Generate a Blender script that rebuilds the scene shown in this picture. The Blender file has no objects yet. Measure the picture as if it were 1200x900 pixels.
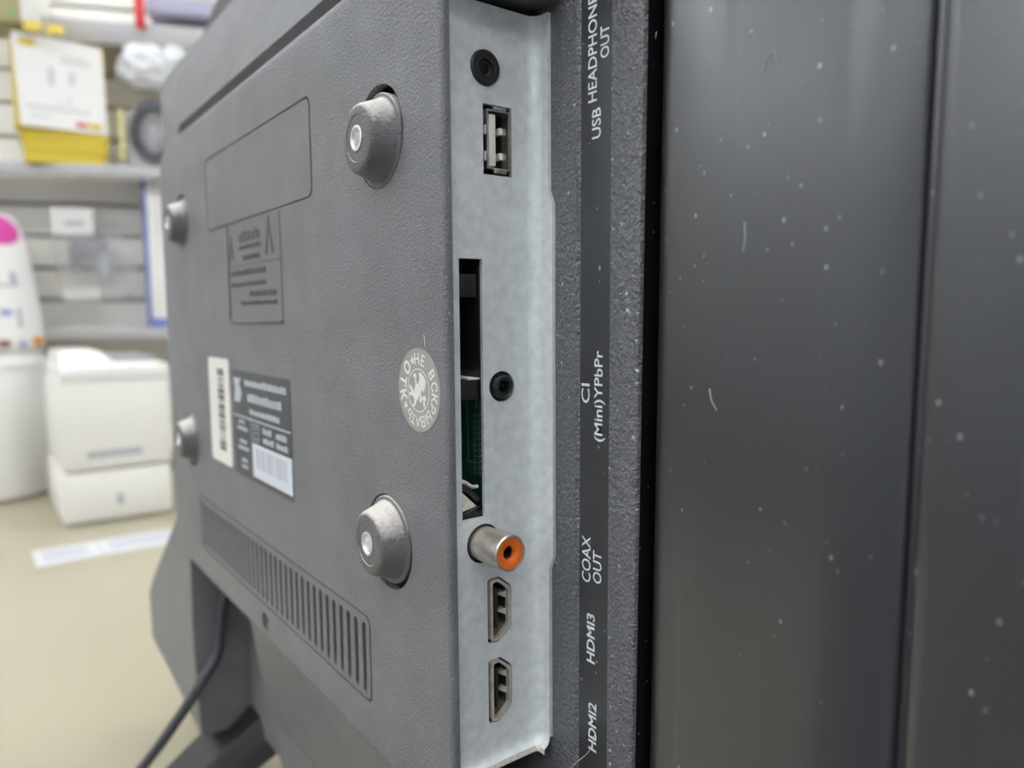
import bpy, bmesh, math, random
from math import sin, cos, pi, radians
from mathutils import Vector, Matrix
from mathutils.geometry import tessellate_polygon

random.seed(7)
S = bpy.context.scene
COL = S.collection
MM = 0.001

# ------------------------------------------------------------------ camera
CAM = Vector((268.26, -79.54, 7.78)) * MM
yaw, pitch, roll = radians(36.757), radians(5.461), radians(-0.453)
F = Vector((-cos(yaw) * cos(pitch), sin(yaw) * cos(pitch), -sin(pitch)))
R0 = F.cross(Vector((0, 0, 1))).normalized()
U0 = R0.cross(F)
RR = cos(roll) * R0 + sin(roll) * U0
UU = -sin(roll) * R0 + cos(roll) * U0
cd = bpy.data.cameras.new('camera')
cd.sensor_width = 36
cd.lens = 865.83 / 1200 * 36
cd.clip_start = 0.005
cd.clip_end = 50
cd.dof.use_dof = True
cd.dof.focus_distance = 0.176
cd.dof.aperture_fstop = 10.5
cam = bpy.data.objects.new('camera', cd)
COL.objects.link(cam)
cam.matrix_world = Matrix(((RR.x, UU.x, -F.x, CAM.x), (RR.y, UU.y, -F.y, CAM.y), (RR.z, UU.z, -F.z, CAM.z), (0, 0, 0, 1)))
S.camera = cam

# ------------------------------------------------------------------ world, exposure
W = bpy.data.worlds.new('world')
S.world = W
W.use_nodes = True
W.node_tree.nodes['Background'].inputs[0].default_value = (0.9, 0.93, 1.0, 1)
W.node_tree.nodes['Background'].inputs[1].default_value = 0.3
S.view_settings.view_transform = 'Standard'
S.view_settings.look = 'None'
S.view_settings.exposure = 0.07
S.view_settings.gamma = 1.0
S.view_settings.use_curve_mapping = False
LAMP = 6.2          # strength of the ceiling light panels


# ------------------------------------------------------------------ helpers
def mat(name, col, rough=0.5, metal=0.0, grain=None, mottle=None, dust=None, spec=0.5, emit=0.0, coat=0.0, alpha=None, trans=0.0, streak=None, dust_toplight=None):
    m = bpy.data.materials.new(name)
    m.use_nodes = True
    nt = m.node_tree
    N, L = nt.nodes, nt.links
    b = N['Principled BSDF']
    b.inputs['Roughness'].default_value = rough
    b.inputs['Metallic'].default_value = metal
    b.inputs['Specular IOR Level'].default_value = spec
    b.inputs['Coat Weight'].default_value = coat
    b.inputs['Transmission Weight'].default_value = trans
    if alpha is not None:
        b.inputs['Alpha'].default_value = alpha
    c4 = (*col, 1)
    b.inputs['Base Color'].default_value = c4
    tc = N.new('ShaderNodeTexCoord')
    cur = None
    if emit:
        b.inputs['Emission Color'].default_value = c4
        b.inputs['Emission Strength'].default_value = emit
    if mottle:
        sc, amt = mottle
        n = N.new('ShaderNodeTexNoise')
        n.inputs['Scale'].default_value = sc
        n.inputs['Detail'].default_value = 5
        L.new(tc.outputs['Object'], n.inputs['Vector'])
        r = N.new('ShaderNodeMapRange')
        r.inputs[1].default_value = 0.3
        r.inputs[2].default_value = 0.7
        r.inputs[3].default_value = 1 - amt
        r.inputs[4].default_value = 1 + amt
        L.new(n.outputs['Fac'], r.inputs[0])
        mx = N.new('ShaderNodeMix')
        mx.data_type = 'RGBA'
        mx.blend_type = 'MULTIPLY'
        mx.inputs[0].default_value = 1
        mx.inputs[6].default_value = c4
        L.new(r.outputs[0], mx.inputs[7])
        cur = mx.outputs[2]
    for d in (dust or []):
        sc, rad, dens, dcol = d[:4]
        v = N.new('ShaderNodeTexVoronoi')
        v.inputs['Scale'].default_value = sc
        if len(d) > 4:
            mp = N.new('ShaderNodeMapping')
            mp.inputs['Scale'].default_value = d[4]
            L.new(tc.outputs['Object'], mp.inputs[0])
            L.new(mp.outputs[0], v.inputs['Vector'])
        else:
            L.new(tc.outputs['Object'], v.inputs['Vector'])
        sp = N.new('ShaderNodeSeparateColor')
        L.new(v.outputs['Color'], sp.inputs[0])
        g = N.new('ShaderNodeMath')
        g.operation = 'LESS_THAN'
        g.inputs[1].default_value = dens
        L.new(sp.outputs[0], g.inputs[0])
        rr = N.new('ShaderNodeMath')
        rr.operation = 'MULTIPLY'
        rr.inputs[1].default_value = rad
        L.new(sp.outputs[1], rr.inputs[0])
        ls = N.new('ShaderNodeMath')
        ls.operation = 'LESS_THAN'
        L.new(v.outputs['Distance'], ls.inputs[0])
        L.new(rr.outputs[0], ls.inputs[1])
        ml = N.new('ShaderNodeMath')
        ml.operation = 'MULTIPLY'
        L.new(g.outputs[0], ml.inputs[0])
        L.new(ls.outputs[0], ml.inputs[1])
        mx = N.new('ShaderNodeMix')
        mx.data_type = 'RGBA'
        mx.inputs[6].default_value = c4
        if cur:
            L.new(cur, mx.inputs[6])
        mx.inputs[7].default_value = (*dcol, 1)
        L.new(ml.outputs[0], mx.inputs[0])
        cur = mx.outputs[2]
    if streak:
        vec, lo, hi, scol, fac = streak
        mp = N.new('ShaderNodeMapping')
        mp.inputs['Scale'].default_value = vec
        L.new(tc.outputs['Object'], mp.inputs[0])
        n = N.new('ShaderNodeTexNoise')
        n.inputs['Scale'].default_value = 1
        n.inputs['Detail'].default_value = 3
        L.new(mp.outputs[0], n.inputs['Vector'])
        r = N.new('ShaderNodeMapRange')
        r.inputs[1].default_value = lo
        r.inputs[2].default_value = hi
        r.inputs[4].default_value = fac
        L.new(n.outputs['Fac'], r.inputs[0])
        mx = N.new('ShaderNodeMix')
        mx.data_type = 'RGBA'
        mx.inputs[6].default_value = c4
        if cur:
            L.new(cur, mx.inputs[6])
        mx.inputs[7].default_value = (*scol, 1)
        L.new(r.outputs[0], mx.inputs[0])
        cur = mx.outputs[2]
    if dust_toplight:                                # tan dust on upward faces; also paints the bosses' top-lit brightness
        dcol, amt = dust_toplight
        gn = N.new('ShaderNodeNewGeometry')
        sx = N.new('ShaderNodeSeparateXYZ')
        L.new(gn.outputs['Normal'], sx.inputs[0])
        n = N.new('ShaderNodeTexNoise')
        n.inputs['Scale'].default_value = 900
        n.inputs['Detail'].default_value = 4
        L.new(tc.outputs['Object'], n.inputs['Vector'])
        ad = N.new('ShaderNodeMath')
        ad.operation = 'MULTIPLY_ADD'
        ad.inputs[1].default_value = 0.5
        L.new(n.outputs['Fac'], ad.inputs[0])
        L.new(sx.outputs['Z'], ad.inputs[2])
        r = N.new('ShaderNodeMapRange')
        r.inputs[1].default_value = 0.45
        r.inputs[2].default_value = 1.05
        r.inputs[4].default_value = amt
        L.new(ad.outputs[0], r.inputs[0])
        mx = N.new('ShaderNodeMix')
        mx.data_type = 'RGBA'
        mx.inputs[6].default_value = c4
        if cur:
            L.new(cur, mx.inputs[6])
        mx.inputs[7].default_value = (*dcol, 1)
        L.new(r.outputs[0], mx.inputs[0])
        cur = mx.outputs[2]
    if cur:
        L.new(cur, b.inputs['Base Color'])
    if grain:
        sc, st, dist = grain
        n = N.new('ShaderNodeTexNoise')
        n.inputs['Scale'].default_value = sc
        n.inputs['Detail'].default_value = 2
        n.inputs['Distortion'].default_value = 0.6
        L.new(tc.outputs['Object'], n.inputs['Vector'])
        bp = N.new('ShaderNodeBump')
        bp.inputs['Strength'].default_value = st
        bp.inputs['Distance'].default_value = dist
        L.new(n.outputs['Fac'], bp.inputs['Height'])
        L.new(bp.outputs[0], b.inputs['Normal'])
    return m


def link(name, me, m, parent=None, smooth=False, angle=None):
    o = bpy.data.objects.new(name, me)
    COL.objects.link(o)
    if m is not None and not me.materials:
        for q in (m if isinstance(m, (list, tuple)) else [m]):
            me.materials.append(q)
    if smooth:
        for p in me.polygons:
            p.use_smooth = True
    if angle:
        me.set_sharp_from_angle(angle=radians(angle))
    if parent is not None:
        o.parent = parent
        if parent is TV:
            o.location = -TV.location
    return o


def bm_mesh(bm, name='m'):
    bmesh.ops.recalc_face_normals(bm, faces=bm.faces)
    me = bpy.data.meshes.new(name)
    bm.to_mesh(me)
    bm.free()
    return me


def add(bm, verts, faces, mi=0):
    vs = [bm.verts.new(Vector(v) * MM) for v in verts]
    out = []
    for f in faces:
        try:
            q = bm.faces.new([vs[i] for i in f])
            q.material_index = mi
            out.append(q)
        except ValueError:
            pass
    return vs, out


def a_box(bm, x0, x1, y0, y1, z0, z1, bev=0, seg=2, mi=0):
    v = [(x0, y0, z0), (x1, y0, z0), (x1, y1, z0), (x0, y1, z0), (x0, y0, z1), (x1, y0, z1), (x1, y1, z1), (x0, y1, z1)]
    f = [(3, 2, 1, 0), (4, 5, 6, 7), (0, 1, 5, 4), (1, 2, 6, 5), (2, 3, 7, 6), (3, 0, 4, 7)]
    vs, fs = add(bm, v, f, mi)
    if bev:
        es = list({e for q in fs for e in q.edges})
        bmesh.ops.bevel(bm, geom=es, offset=bev * MM, segments=seg, affect='EDGES', profile=0.5)


def box(name, x0, x1, y0, y1, z0, z1, m, parent=None, bev=0, seg=2):
    bm = bmesh.new()
    a_box(bm, x0, x1, y0, y1, z0, z1, bev, seg)
    return link(name, bm_mesh(bm), m, parent, smooth=bev > 0, angle=35 if bev > 0 else None)


def rrect(x0, x1, z0, z1, r, n=6):
    if not isinstance(r, (list, tuple)):
        r = [r] * 4                          # bl, br, tr, tl
    out = []
    for (cx, cz, a0, q) in ((x0 + r[0], z0 + r[0], pi, r[0]), (x1 - r[1], z0 + r[1], 1.5 * pi, r[1]),
                            (x1 - r[2], z1 - r[2], 0, r[2]), (x0 + r[3], z1 - r[3], pi / 2, r[3])):
        for k in range(n + 1):
            a = a0 + pi / 2 * k / n
            out.append((cx + q * cos(a), cz + q * sin(a)))
    return out


def circ(cx, cz, r, n=32):
    return [(cx + r * cos(2 * pi * k / n), cz + r * sin(2 * pi * k / n)) for k in range(n)]


def area(p):
    return sum(p[i - 1][0] * p[i][1] - p[i][0] * p[i - 1][1] for i in range(len(p))) / 2


def a_plate(bm, loops, d0, d1, to3, back=True, mi=0):
    """flat plate with holes: loops of 2-D points, thickness from depth d0 to d1; to3(a, b, d) gives 3-D"""
    L = [[Vector((a, b, 0)) for a, b in lp] for lp in loops]
    tri = tessellate_polygon(L)
    flat = [p for lp in loops for p in lp]
    front = [bm.verts.new(Vector(to3(a, b, d0)) * MM) for a, b in flat]
    rear = [bm.verts.new(Vector(to3(a, b, d1)) * MM) for a, b in flat]
    for t in tri:
        for vs, on in ((front, True), (rear, back)):
            if on:
                try:
                    bm.faces.new([vs[i] for i in t]).material_index = mi
                except ValueError:
                    pass
    k = 0
    for lp in loops:
        n = len(lp)
        for i in range(n):
            j = (i + 1) % n
            bm.faces.new((front[k + i], front[k + j], rear[k + j], rear[k + i])).material_index = mi
        k += n


XZ = lambda a, b, d: (a, d, b)       # plate facing the viewer (normal -Y)
YZ = lambda a, b, d: (d, a, b)       # plate facing right (normal +X)
XY = lambda a, b, d: (a, b, d)       # profile extruded upwards


def plate(name, loops, d0, d1, to3, m, parent=None, smooth=False):
    bm = bmesh.new()
    a_plate(bm, loops, d0, d1, to3)
    return link(name, bm_mesh(bm), m, parent, smooth=smooth, angle=30 if smooth else None)


def frame_of(axis):
    axis = Vector(axis).normalized()
    u = axis.orthogonal().normalized()
    return u, axis.cross(u), axis


def a_lathe(bm, prof, org, axis, n=40, cap=False, mi=0):
    u, v, w = frame_of(axis)
    org = Vector(org)
    rings = []
    for r, h in prof:
        rings.append([bm.verts.new((org + w * h + (u * cos(2 * pi * k / n) + v * sin(2 * pi * k / n)) * r) * MM) for k in range(n)])
    for a, b in zip(rings, rings[1:]):
        for k in range(n):
            bm.faces.new((a[k], a[(k + 1) % n], b[(k + 1) % n], b[k])).material_index = mi
    if cap:
        bm.faces.new(rings[0]).material_index = mi
        bm.faces.new(list(reversed(rings[-1]))).material_index = mi


def lathe(name, prof, org, axis, m, parent=None, n=40, cap=False):
    bm = bmesh.new()
    a_lathe(bm, prof, org, axis, n, cap)
    return link(name, bm_mesh(bm), m, parent, smooth=True, angle=40)


def spline(pts, n=8):
    P = [Vector(p) for p in pts]
    P = [2 * P[0] - P[1]] + P + [2 * P[-1] - P[-2]]
    out = []
    for i in range(1, len(P) - 2):
        for k in range(n):
            t = k / n
            a, b, c, d = P[i - 1], P[i], P[i + 1], P[i + 2]
            out.append(0.5 * (2 * b + (c - a) * t + (2 * a - 5 * b + 4 * c - d) * t * t + (3 * b - a - 3 * c + d) * t ** 3))
    out.append(P[-2])
    return out


def a_tube(bm, pts, r, n=10):
    rings = []
    up = None
    for i, p in enumerate(pts):
        t = (pts[min(i + 1, len(pts) - 1)] - pts[max(i - 1, 0)]).normalized()
        if up is None:
            up = t.orthogonal().normalized()
        up = (up - t * up.dot(t)).normalized()
        v = t.cross(up)
        rings.append([bm.verts.new((p + (up * cos(2 * pi * k / n) + v * sin(2 * pi * k / n)) * r) * MM) for k in range(n)])
    for a, b in zip(rings, rings[1:]):
        for k in range(n):
            bm.faces.new((a[k], a[(k + 1) % n], b[(k + 1) % n], b[k]))
    bm.faces.new(rings[0])
    bm.faces.new(list(reversed(rings[-1])))


def tube(name, pts, r, m, parent=None, n=10, sub=8):
    bm = bmesh.new()
    a_tube(bm, spline(pts, sub) if sub else [Vector(p) for p in pts], r, n)
    return link(name, bm_mesh(bm), m, parent, smooth=True)


_txt = {}


def text_mesh(s, size, bold=0.0, align='LEFT', spacing=1.0):
    """flat lettering as a mesh, in mm (x along the line, y up)"""
    c = bpy.data.curves.new('lettering', 'FONT')
    c.body = s
    c.size = size
    c.offset = bold
    c.align_x = align
    c.space_character = spacing
    c.resolution_u = 3
    o = bpy.data.objects.new('lettering', c)
    COL.objects.link(o)
    bpy.context.view_layer.update()
    me = bpy.data.meshes.new_from_object(o.evaluated_get(bpy.context.evaluated_depsgraph_get()))
    vs = [(v.co.x, v.co.y) for v in me.vertices]
    fs = [tuple(p.vertices) for p in me.polygons]
    bpy.data.objects.remove(o)
    bpy.data.curves.remove(c)
    bpy.data.meshes.remove(me)
    return vs, fs


def a_text(bm, s, size, to3, bold=0.0, fit=None, align='LEFT', spacing=1.0):
    vs, fs = text_mesh(s, size, bold, align, spacing)
    x0, x1 = min(v[0] for v in vs), max(v[0] for v in vs)
    k = fit / (x1 - x0) if fit else 1
    if align == 'LEFT':
        vs = [((a - x0) * k, b) for a, b in vs]
    else:
        vs = [((a - (x0 + x1) / 2) * k, b) for a, b in vs]
    add(bm, [to3(a, b) for a, b in vs], fs)


def thing(name, label, cat, loc=(0, 0, 0), rotz=0, group=None):
    o = bpy.data.objects.new(name, None)
    COL.objects.link(o)
    o.empty_display_size = 0.05
    o.location = Vector(loc) * MM
    o.rotation_euler = (0, 0, rotz)
    return tag(o, label, cat, group)


def tag(o, label, cat, group=None):
    o['label'] = label
    o['category'] = cat
    if group:
        o['group'] = group
    return o


def struct(o):
    o['kind'] = 'structure'
    return o


TV = None

# ------------------------------------------------------------------ materials
DUST = (0.55, 0.55, 0.53)
m_plastic = mat('charcoal_grained_plastic', (0.18, 0.181, 0.185), 0.42, grain=(1500, 0.8, 0.0006), mottle=(60, 0.12),
                dust=[(330, 0.09, 0.12, (0.36, 0.36, 0.36), (1, 0, 0.5))])
m_ledge = mat('coarse_grained_black_plastic', (0.125, 0.127, 0.131), 0.38, spec=0.9, grain=(1000, 1.0, 0.001),
              dust=[(1100, 0.3, 0.35, (0.24, 0.24, 0.23), (1, 0, 1)), (420, 0.16, 0.45, DUST, (1, 0, 1))])
m_panel = mat('smooth_black_plastic', (0.024, 0.025, 0.027), 0.29, spec=1.15, grain=(2500, 0.1, 0.0001),
              dust=[(330, 0.11, 0.55, (0.26, 0.26, 0.27), (1, 0, 0.7)), (520, 0.11, 0.4, (0.2, 0.2, 0.2), (1, 0, 0.55)), (150, 0.045, 0.3, (0.3, 0.3, 0.31), (1, 0, 0.6)), (800, 0.14, 0.16, (0.1, 0.1, 0.1), (1, 0, 1))],
              streak=((420, 420, 9), 0.6, 0.85, (0.10, 0.10, 0.10), 0.3))
m_strip = mat('matt_black_label_film', (0.03, 0.031, 0.033), 0.36, spec=1.0, dust=[(420, 0.12, 0.5, (0.3, 0.3, 0.3), (1, 0, 0.7)), (190, 0.08, 0.3, (0.42, 0.42, 0.42), (1, 0, 0.6))])
m_dark = mat('black_moulding', (0.014, 0.014, 0.015), 0.36, spec=0.7)
m_gap = mat('smooth_deep_black_wall', (0.006, 0.006, 0.006), 0.45, spec=0.2, dust=[(420, 0.12, 0.3, (0.3, 0.3, 0.3), (0, 1, 1))])
m_inner = mat('deep_black_plastic', (0.008, 0.008, 0.008), 0.7)
m_steel = mat('galvanised_steel', (0.80, 0.835, 0.82), 0.5, metal=0.25, grain=(700, 0.12, 0.0003), mottle=(420, 0.09))
m_edge = mat('dusty_sheared_steel_edge', (0.86, 0.80, 0.68), 0.7, grain=(2200, 0.5, 0.0004), mottle=(1500, 0.2))
m_print = mat('white_print', (0.82, 0.84, 0.84), 0.6)
m_shell = mat('dusty_nickel_shell', (0.70, 0.64, 0.54), 0.42, metal=0.4, mottle=(500, 0.15), dust_toplight=((0.72, 0.66, 0.55), 0.85))
m_socket_shade = mat('shade_dark_socket_metal', (0.06, 0.055, 0.05), 0.4, metal=0.5, dust_toplight=((0.5, 0.44, 0.35), 0.8))  # inner walls of the shells, socket shade put into a darker metal colour
m_nickel = mat('bright_nickel', (0.72, 0.70, 0.64), 0.3, metal=1.0, mottle=(700, 0.15))
m_barrel = mat('dusty_nickel_barrel', (0.62, 0.58, 0.50), 0.34, metal=0.8, mottle=(350, 0.3), dust_toplight=((0.58, 0.52, 0.43), 0.8))
m_cream = mat('cream_contact_plastic', (0.93, 0.90, 0.80), 0.5)
m_orange = mat('orange_plastic', (0.85, 0.17, 0.02), 0.35)
m_pcb = mat('green_circuit_board', (0.03, 0.26, 0.16), 0.4, mottle=(300, 0.3))
m_zinc = mat('zinc_plated_thread', (0.80, 0.81, 0.78), 0.42, metal=0.85)
m_boss = mat('grained_boss_plastic', (0.135, 0.132, 0.13), 0.42, grain=(1500, 0.9, 0.0005), dust_toplight=((0.78, 0.73, 0.64), 0.98))  # dusty tops made paler to paint the light from above
m_seal = mat('grey_paper_seal', (0.36, 0.345, 0.31), 0.55)
m_sealprint = mat('pale_seal_print', (0.83, 0.81, 0.72), 0.6)
m_label = mat('black_rating_film', (0.05, 0.052, 0.056), 0.35)
m_lprint = mat('grey_rating_print', (0.52, 0.55, 0.58), 0.5)
m_paper = mat('cream_paper_label', (0.80, 0.78, 0.70), 0.7)
m_wlabel = mat('white_paper_label', (0.66, 0.70, 0.74), 0.6)
m_black_ink = mat('black_ink', (0.05, 0.05, 0.055), 0.7)
m_emboss = mat('satin_moulded_plate', (0.13, 0.13, 0.132), 0.3)
m_cord = mat('black_rubber_cord', (0.055, 0.058, 0.068), 0.4)
m_fibre = mat('pale_dust_fibre', (0.6, 0.6, 0.58), 0.8)

m_counter = mat('cream_laminate', (0.41, 0.37, 0.255), 0.35, mottle=(3, 0.05))
m_wall = mat('shop_wall_paint', (0.74, 0.75, 0.77), 0.8, mottle=(2, 0.03))
m_ceiling = mat('white_ceiling', (0.85, 0.85, 0.84), 0.85, mottle=(3, 0.02))
m_floor = mat('grey_shop_tile', (0.11, 0.11, 0.11), 0.4, mottle=(4, 0.1))
m_slat = mat('grey_slatwall_laminate', (0.88, 0.85, 0.76), 0.5, mottle=(6, 0.05))
m_groove = mat('aluminium_slatwall_groove', (0.5, 0.5, 0.48), 0.5)
m_shelf = mat('grey_steel_shelf', (0.46, 0.455, 0.44), 0.45)
m_white = mat('white_glossy_plastic', (0.84, 0.83, 0.78), 0.3)
m_offwhite = mat('off_white_plastic', (0.80, 0.78, 0.71), 0.4)
m_grey = mat('grey_plastic', (0.30, 0.30, 0.31), 0.45)
m_yellow = mat('yellow_carton', (0.66, 0.50, 0.035), 0.5)
m_carton = mat('white_carton', (0.84, 0.82, 0.77), 0.5)
m_red = mat('red_card', (0.70, 0.05, 0.05), 0.5)
m_pink = mat('pink_print', (0.70, 0.07, 0.36), 0.5)
m_blue = mat('blue_carton', (0.20, 0.24, 0.55), 0.5)
m_lilac = mat('lilac_carton', (0.42, 0.41, 0.52), 0.5)
m_bag = mat('clear_plastic_bag', (0.8, 0.8, 0.8), 0.18, alpha=0.14)
m_foil = mat('white_plastic_bag', (0.68, 0.68, 0.67), 0.25)
m_strip_paper = mat('white_price_strip', (0.58, 0.58, 0.57), 0.6)
m_mid = mat('grey_print', (0.45, 0.46, 0.47), 0.6)
m_lamp = mat('lit_lamp_diffuser', (0.95, 0.975, 1.02), 0.5, emit=LAMP)
m_lampbody = mat('white_lamp_housing', (0.8, 0.8, 0.8), 0.5)

# ------------------------------------------------------------------ shop frame: along the slatwall (s), away from the camera (d)
E1 = Vector((0.3949, 0.9187, 0)).normalized()
E2 = Vector((-E1.y, E1.x, 0))
ANG = math.atan2(E1.y, E1.x)
C0 = CAM / MM
TZ = -265.0          # counter top
FZ = TZ - 850.0      # shop floor
CZ = FZ + 2600.0     # ceiling


def sd(s, d, z):
    p = C0 + E1 * s + E2 * d
    return (p.x, p.y, z)


def sbox(name, s0, s1, d0, d1, z0, z1, m, bev=0, base=None):
    """a box aligned with the slatwall; its origin stands at its base"""
    o = box(name, -(s1 - s0) / 2, (s1 - s0) / 2, -(d1 - d0) / 2, (d1 - d0) / 2, 0, z1 - z0, m, None, bev)
    o.location = Vector(sd((s0 + s1) / 2, (d0 + d1) / 2, z0)) * MM
    o.rotation_euler = (0, 0, ANG)
    return o


SL, SR, DN, DF = -6400, 2600, -3000, 1420
struct(sbox('floor', SL, SR, DN, DF + 150, FZ - 100, FZ, m_floor))
struct(sbox('ceiling', SL, SR, DN, DF + 150, CZ, CZ + 100, m_ceiling))
struct(sbox('wall_left', SL - 100, SL, DN, DF + 150, FZ, CZ, m_wall))
struct(sbox('wall_right', SR, SR + 100, DN, DF + 150, FZ, CZ, m_wall))
struct(sbox('wall_front', SL, SR, DN - 100, DN, FZ, CZ, m_wall))
wall_back = struct(sbox('wall_back', SL, SR, DF + 14, DF + 150, FZ, CZ, m_groove))
# slatwall planks: one mesh shared by all, each plank a piece of the wall
bm = bmesh.new()
a_box(bm, -4490, 4490, -16, 0, 0, 47.5, 1.5, 1)
plank = bm_mesh(bm)
plank.materials.append(m_slat)
for k in range(22):
    o = bpy.data.objects.new('slat', plank)
    COL.objects.link(o)
    o.parent = wall_back
    o.location = Vector((0, -68, (TZ + 35 + k * 54) - FZ)) * MM

# unseen ceiling lamps; far-left and near-wall rows added for panel reflection and slatwall light
for i in range(24):
    s, d = -6000 + 1150 * (i // 3), 1050 - 1300 * (i % 3)
    t = thing('ceiling_lamp', 'long white ceiling light panel in the unseen, partly added rows above the shop', 'lamp', sd(s, d, CZ - 60), ANG, 'ceiling light panels')
    bm = bmesh.new()
    a_box(bm, -640, 640, -170, 170, 12, 60, 4)
    link('housing', bm_mesh(bm), m_lampbody, t)
    bm = bmesh.new()
    a_box(bm, -620, 620, -150, 150, 4, 12)
    link('diffuser', bm_mesh(bm), m_lamp, t)

# ------------------------------------------------------------------ counter
ctr = thing('display_counter', 'wide cream counter top carrying the television and white printer', 'counter', sd(300, 770, FZ), ANG)
bm = bmesh.new()
a_box(bm, -960, 960, -630, 630, 810, 850, 3)
link('counter_top', bm_mesh(bm), m_counter, ctr, True, 35)
bm = bmesh.new()
a_box(bm, -930, 930, -580, 625, 0, 810)
link('carcass', bm_mesh(bm), m_wall, ctr)

# ------------------------------------------------------------------ television
TV = thing('television', 'dark charcoal flat television seen from behind with jack panel and round mounting bosses', 'television', (0, 20, TZ))

# --- back cover: plate with holes, rounded shoulders, walls
BOSS = [(100, 51.0), (-100, 51.0), (100, -50.5), (-100, -50.5)]
inner = rrect(-139.0, 128.3, -112.0, 88.0, [3, 1.2, 3, 14], 6)
holes = [rrect(-56.5, 57.0, 42.3, 71.3, 3.0, 4), rrect(-91.6, 87.9, -100.3, -75.1, 2.6, 4)] + [circ(x, z, 12.4, 40) for x, z in BOSS]
holes.append(rrect(-5.6, 1.0, -110.0, -103.6, 1.5, 3))
bm = bmesh.new()
L3 = [[Vector((a, b, 0)) for a, b in lp] for lp in [inner] + holes]
flat = [p for lp in [inner] + holes for p in lp]
fr = [bm.verts.new((a * MM, 6 * MM, b * MM)) for a, b in flat]
for t in tessellate_polygon(L3):
    try:
        bm.faces.new([fr[i] for i in t])
    except ValueError:
        pass
k = len(inner)
for lp in holes:                              # hole walls
    n = len(lp)
    re = [bm.verts.new((a * MM, 8.5 * MM, b * MM)) for a, b in lp]
    for i in range(n):
        j = (i + 1) % n
        bm.faces.new((fr[k + i], fr[k + j], re[j], re[i]))
    k += n
n = len(inner)
prev = fr[:n]
nor = []
for i in range(n):
    a, b = Vector(inner[i - 1]), Vector(inner[(i + 1) % n])
    t = (b - a).normalized()
    nor.append(Vector((t.y, -t.x)))
SEG = 5
for s in range(1, SEG + 2):
    a = min(s, SEG) / SEG * pi / 2
    cur = []
    for i, (x, z) in enumerate(inner):
        q = nor[i]
        wx, dx = (1.2, 1.2) if q.x > 0 else (3.5, 7.0)
        wz, dz = (5.0, 9.0) if q.y > 0 else (2.5, 3.5)
        wy = q.x * q.x * dx + q.y * q.y * dz
        y = 6 + wy * (1 - cos(a))
        if s > SEG:
            y = 8.2 if q.x > 0.3 else 36.5
        cur.append(bm.verts.new(((x + q.x * wx * sin(a)) * MM, y * MM, (z + q.y * wz * sin(a)) * MM)))
    for i in range(n):
        j = (i + 1) % n
        bm.faces.new((prev[i], prev[j], cur[j], cur[i]))
    prev = cur
link('back_cover', bm_mesh(bm), m_plastic, TV, True, 40)

# block above the jack recess and short lip return
box('recess_roof', 118, 137, 8.3, 36, 78.5, 92, m_plastic, TV, 1.0)

# inset blank panel inside the outlined rectangle
bm = bmesh.new()
a_plate(bm, [rrect(-56.0, 55.9, 42.8, 70.8, 2.6, 4)], 6.05, 8.2, XZ)
link('blank_panel', bm_mesh(bm), m_plastic, TV)

# --- bosses
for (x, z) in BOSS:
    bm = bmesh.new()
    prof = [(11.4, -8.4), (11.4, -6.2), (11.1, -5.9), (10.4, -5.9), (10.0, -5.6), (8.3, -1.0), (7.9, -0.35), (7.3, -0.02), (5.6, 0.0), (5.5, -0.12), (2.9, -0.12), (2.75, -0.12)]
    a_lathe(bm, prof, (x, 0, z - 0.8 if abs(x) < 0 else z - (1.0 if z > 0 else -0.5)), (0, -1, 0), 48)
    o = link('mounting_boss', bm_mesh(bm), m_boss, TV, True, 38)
    bm = bmesh.new()
    a_lathe(bm, [(3.05, -2), (3.05, 0.15), (2.75, 0.25), (2.5, 0.2), (2.1, -0.5), (2.0, -2.5), (1.2, -3.6), (0.05, -3.9)],
            (x, 0, z - (1.0 if z > 0 else -0.5)), (0, -1, 0), 28)
    i = link('threaded_insert', bm_mesh(bm), m_zinc, o, True, 40)
    i['label'] = 'bright zinc threaded insert'

# --- vent grille: framed panel, 33 slats with flared ends
PITCH, X0, NS = 5.15, 83.4, 34
ZA, ZB = -98.5, -77.8
bm = bmesh.new()
xl = X0 - (NS - 1) * PITCH
a_plate(bm, [rrect(-91.0, 86.9, -99.7, -75.7, 2.2, 4), [(xl - 1.2, ZA), (X0 + 1.2, ZA), (X0 + 1.2, ZB), (xl - 1.2, ZB)]], 6.1, 8.6, XZ)
vent = link('vent_grille', bm_mesh(bm), m_plastic, TV)
w, fl = 1.38, 1.18
half = [(w + fl, ZA), (w + 0.5, ZA + 0.25), (w + 0.1, ZA + 0.75), (w, ZA + 1.4), (w, ZB - 1.4), (w + 0.1, ZB - 0.75), (w + 0.5, ZB - 0.25), (w + fl, ZB)]
outl = half + [(-a, b) for a, b in reversed(half)]
bm = bmesh.new()
a_plate(bm, [outl], 6.1, 9.0, XZ)
sm = bm_mesh(bm, 'vent_slat')
sm.materials.append(m_plastic)
for kx in range(NS - 1):
    o = bpy.data.objects.new('slat', sm)
    COL.objects.link(o)
    o.parent = vent
    o.location = ((X0 - PITCH * (kx + 0.5)) * MM, 0, 0)

# --- small case screw in its square pocket under the vent
pk = plate('screw_pocket', [rrect(-5.3, 0.7, -109.7, -103.9, 1.3, 3), circ(-2.3, -106.8, 1.9, 16)], 7.2, 8.6, XZ, m_plastic, TV)
lathe('screw', [(0.05, -0.9), (0.7, -0.8), (0.75, -0.1), (1.75, -0.1), (1.8, -0.5), (1.8, -2)], (-2.3, 7.6, -106.8), (0, -1, 0), m_dark, pk, 20)

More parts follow.
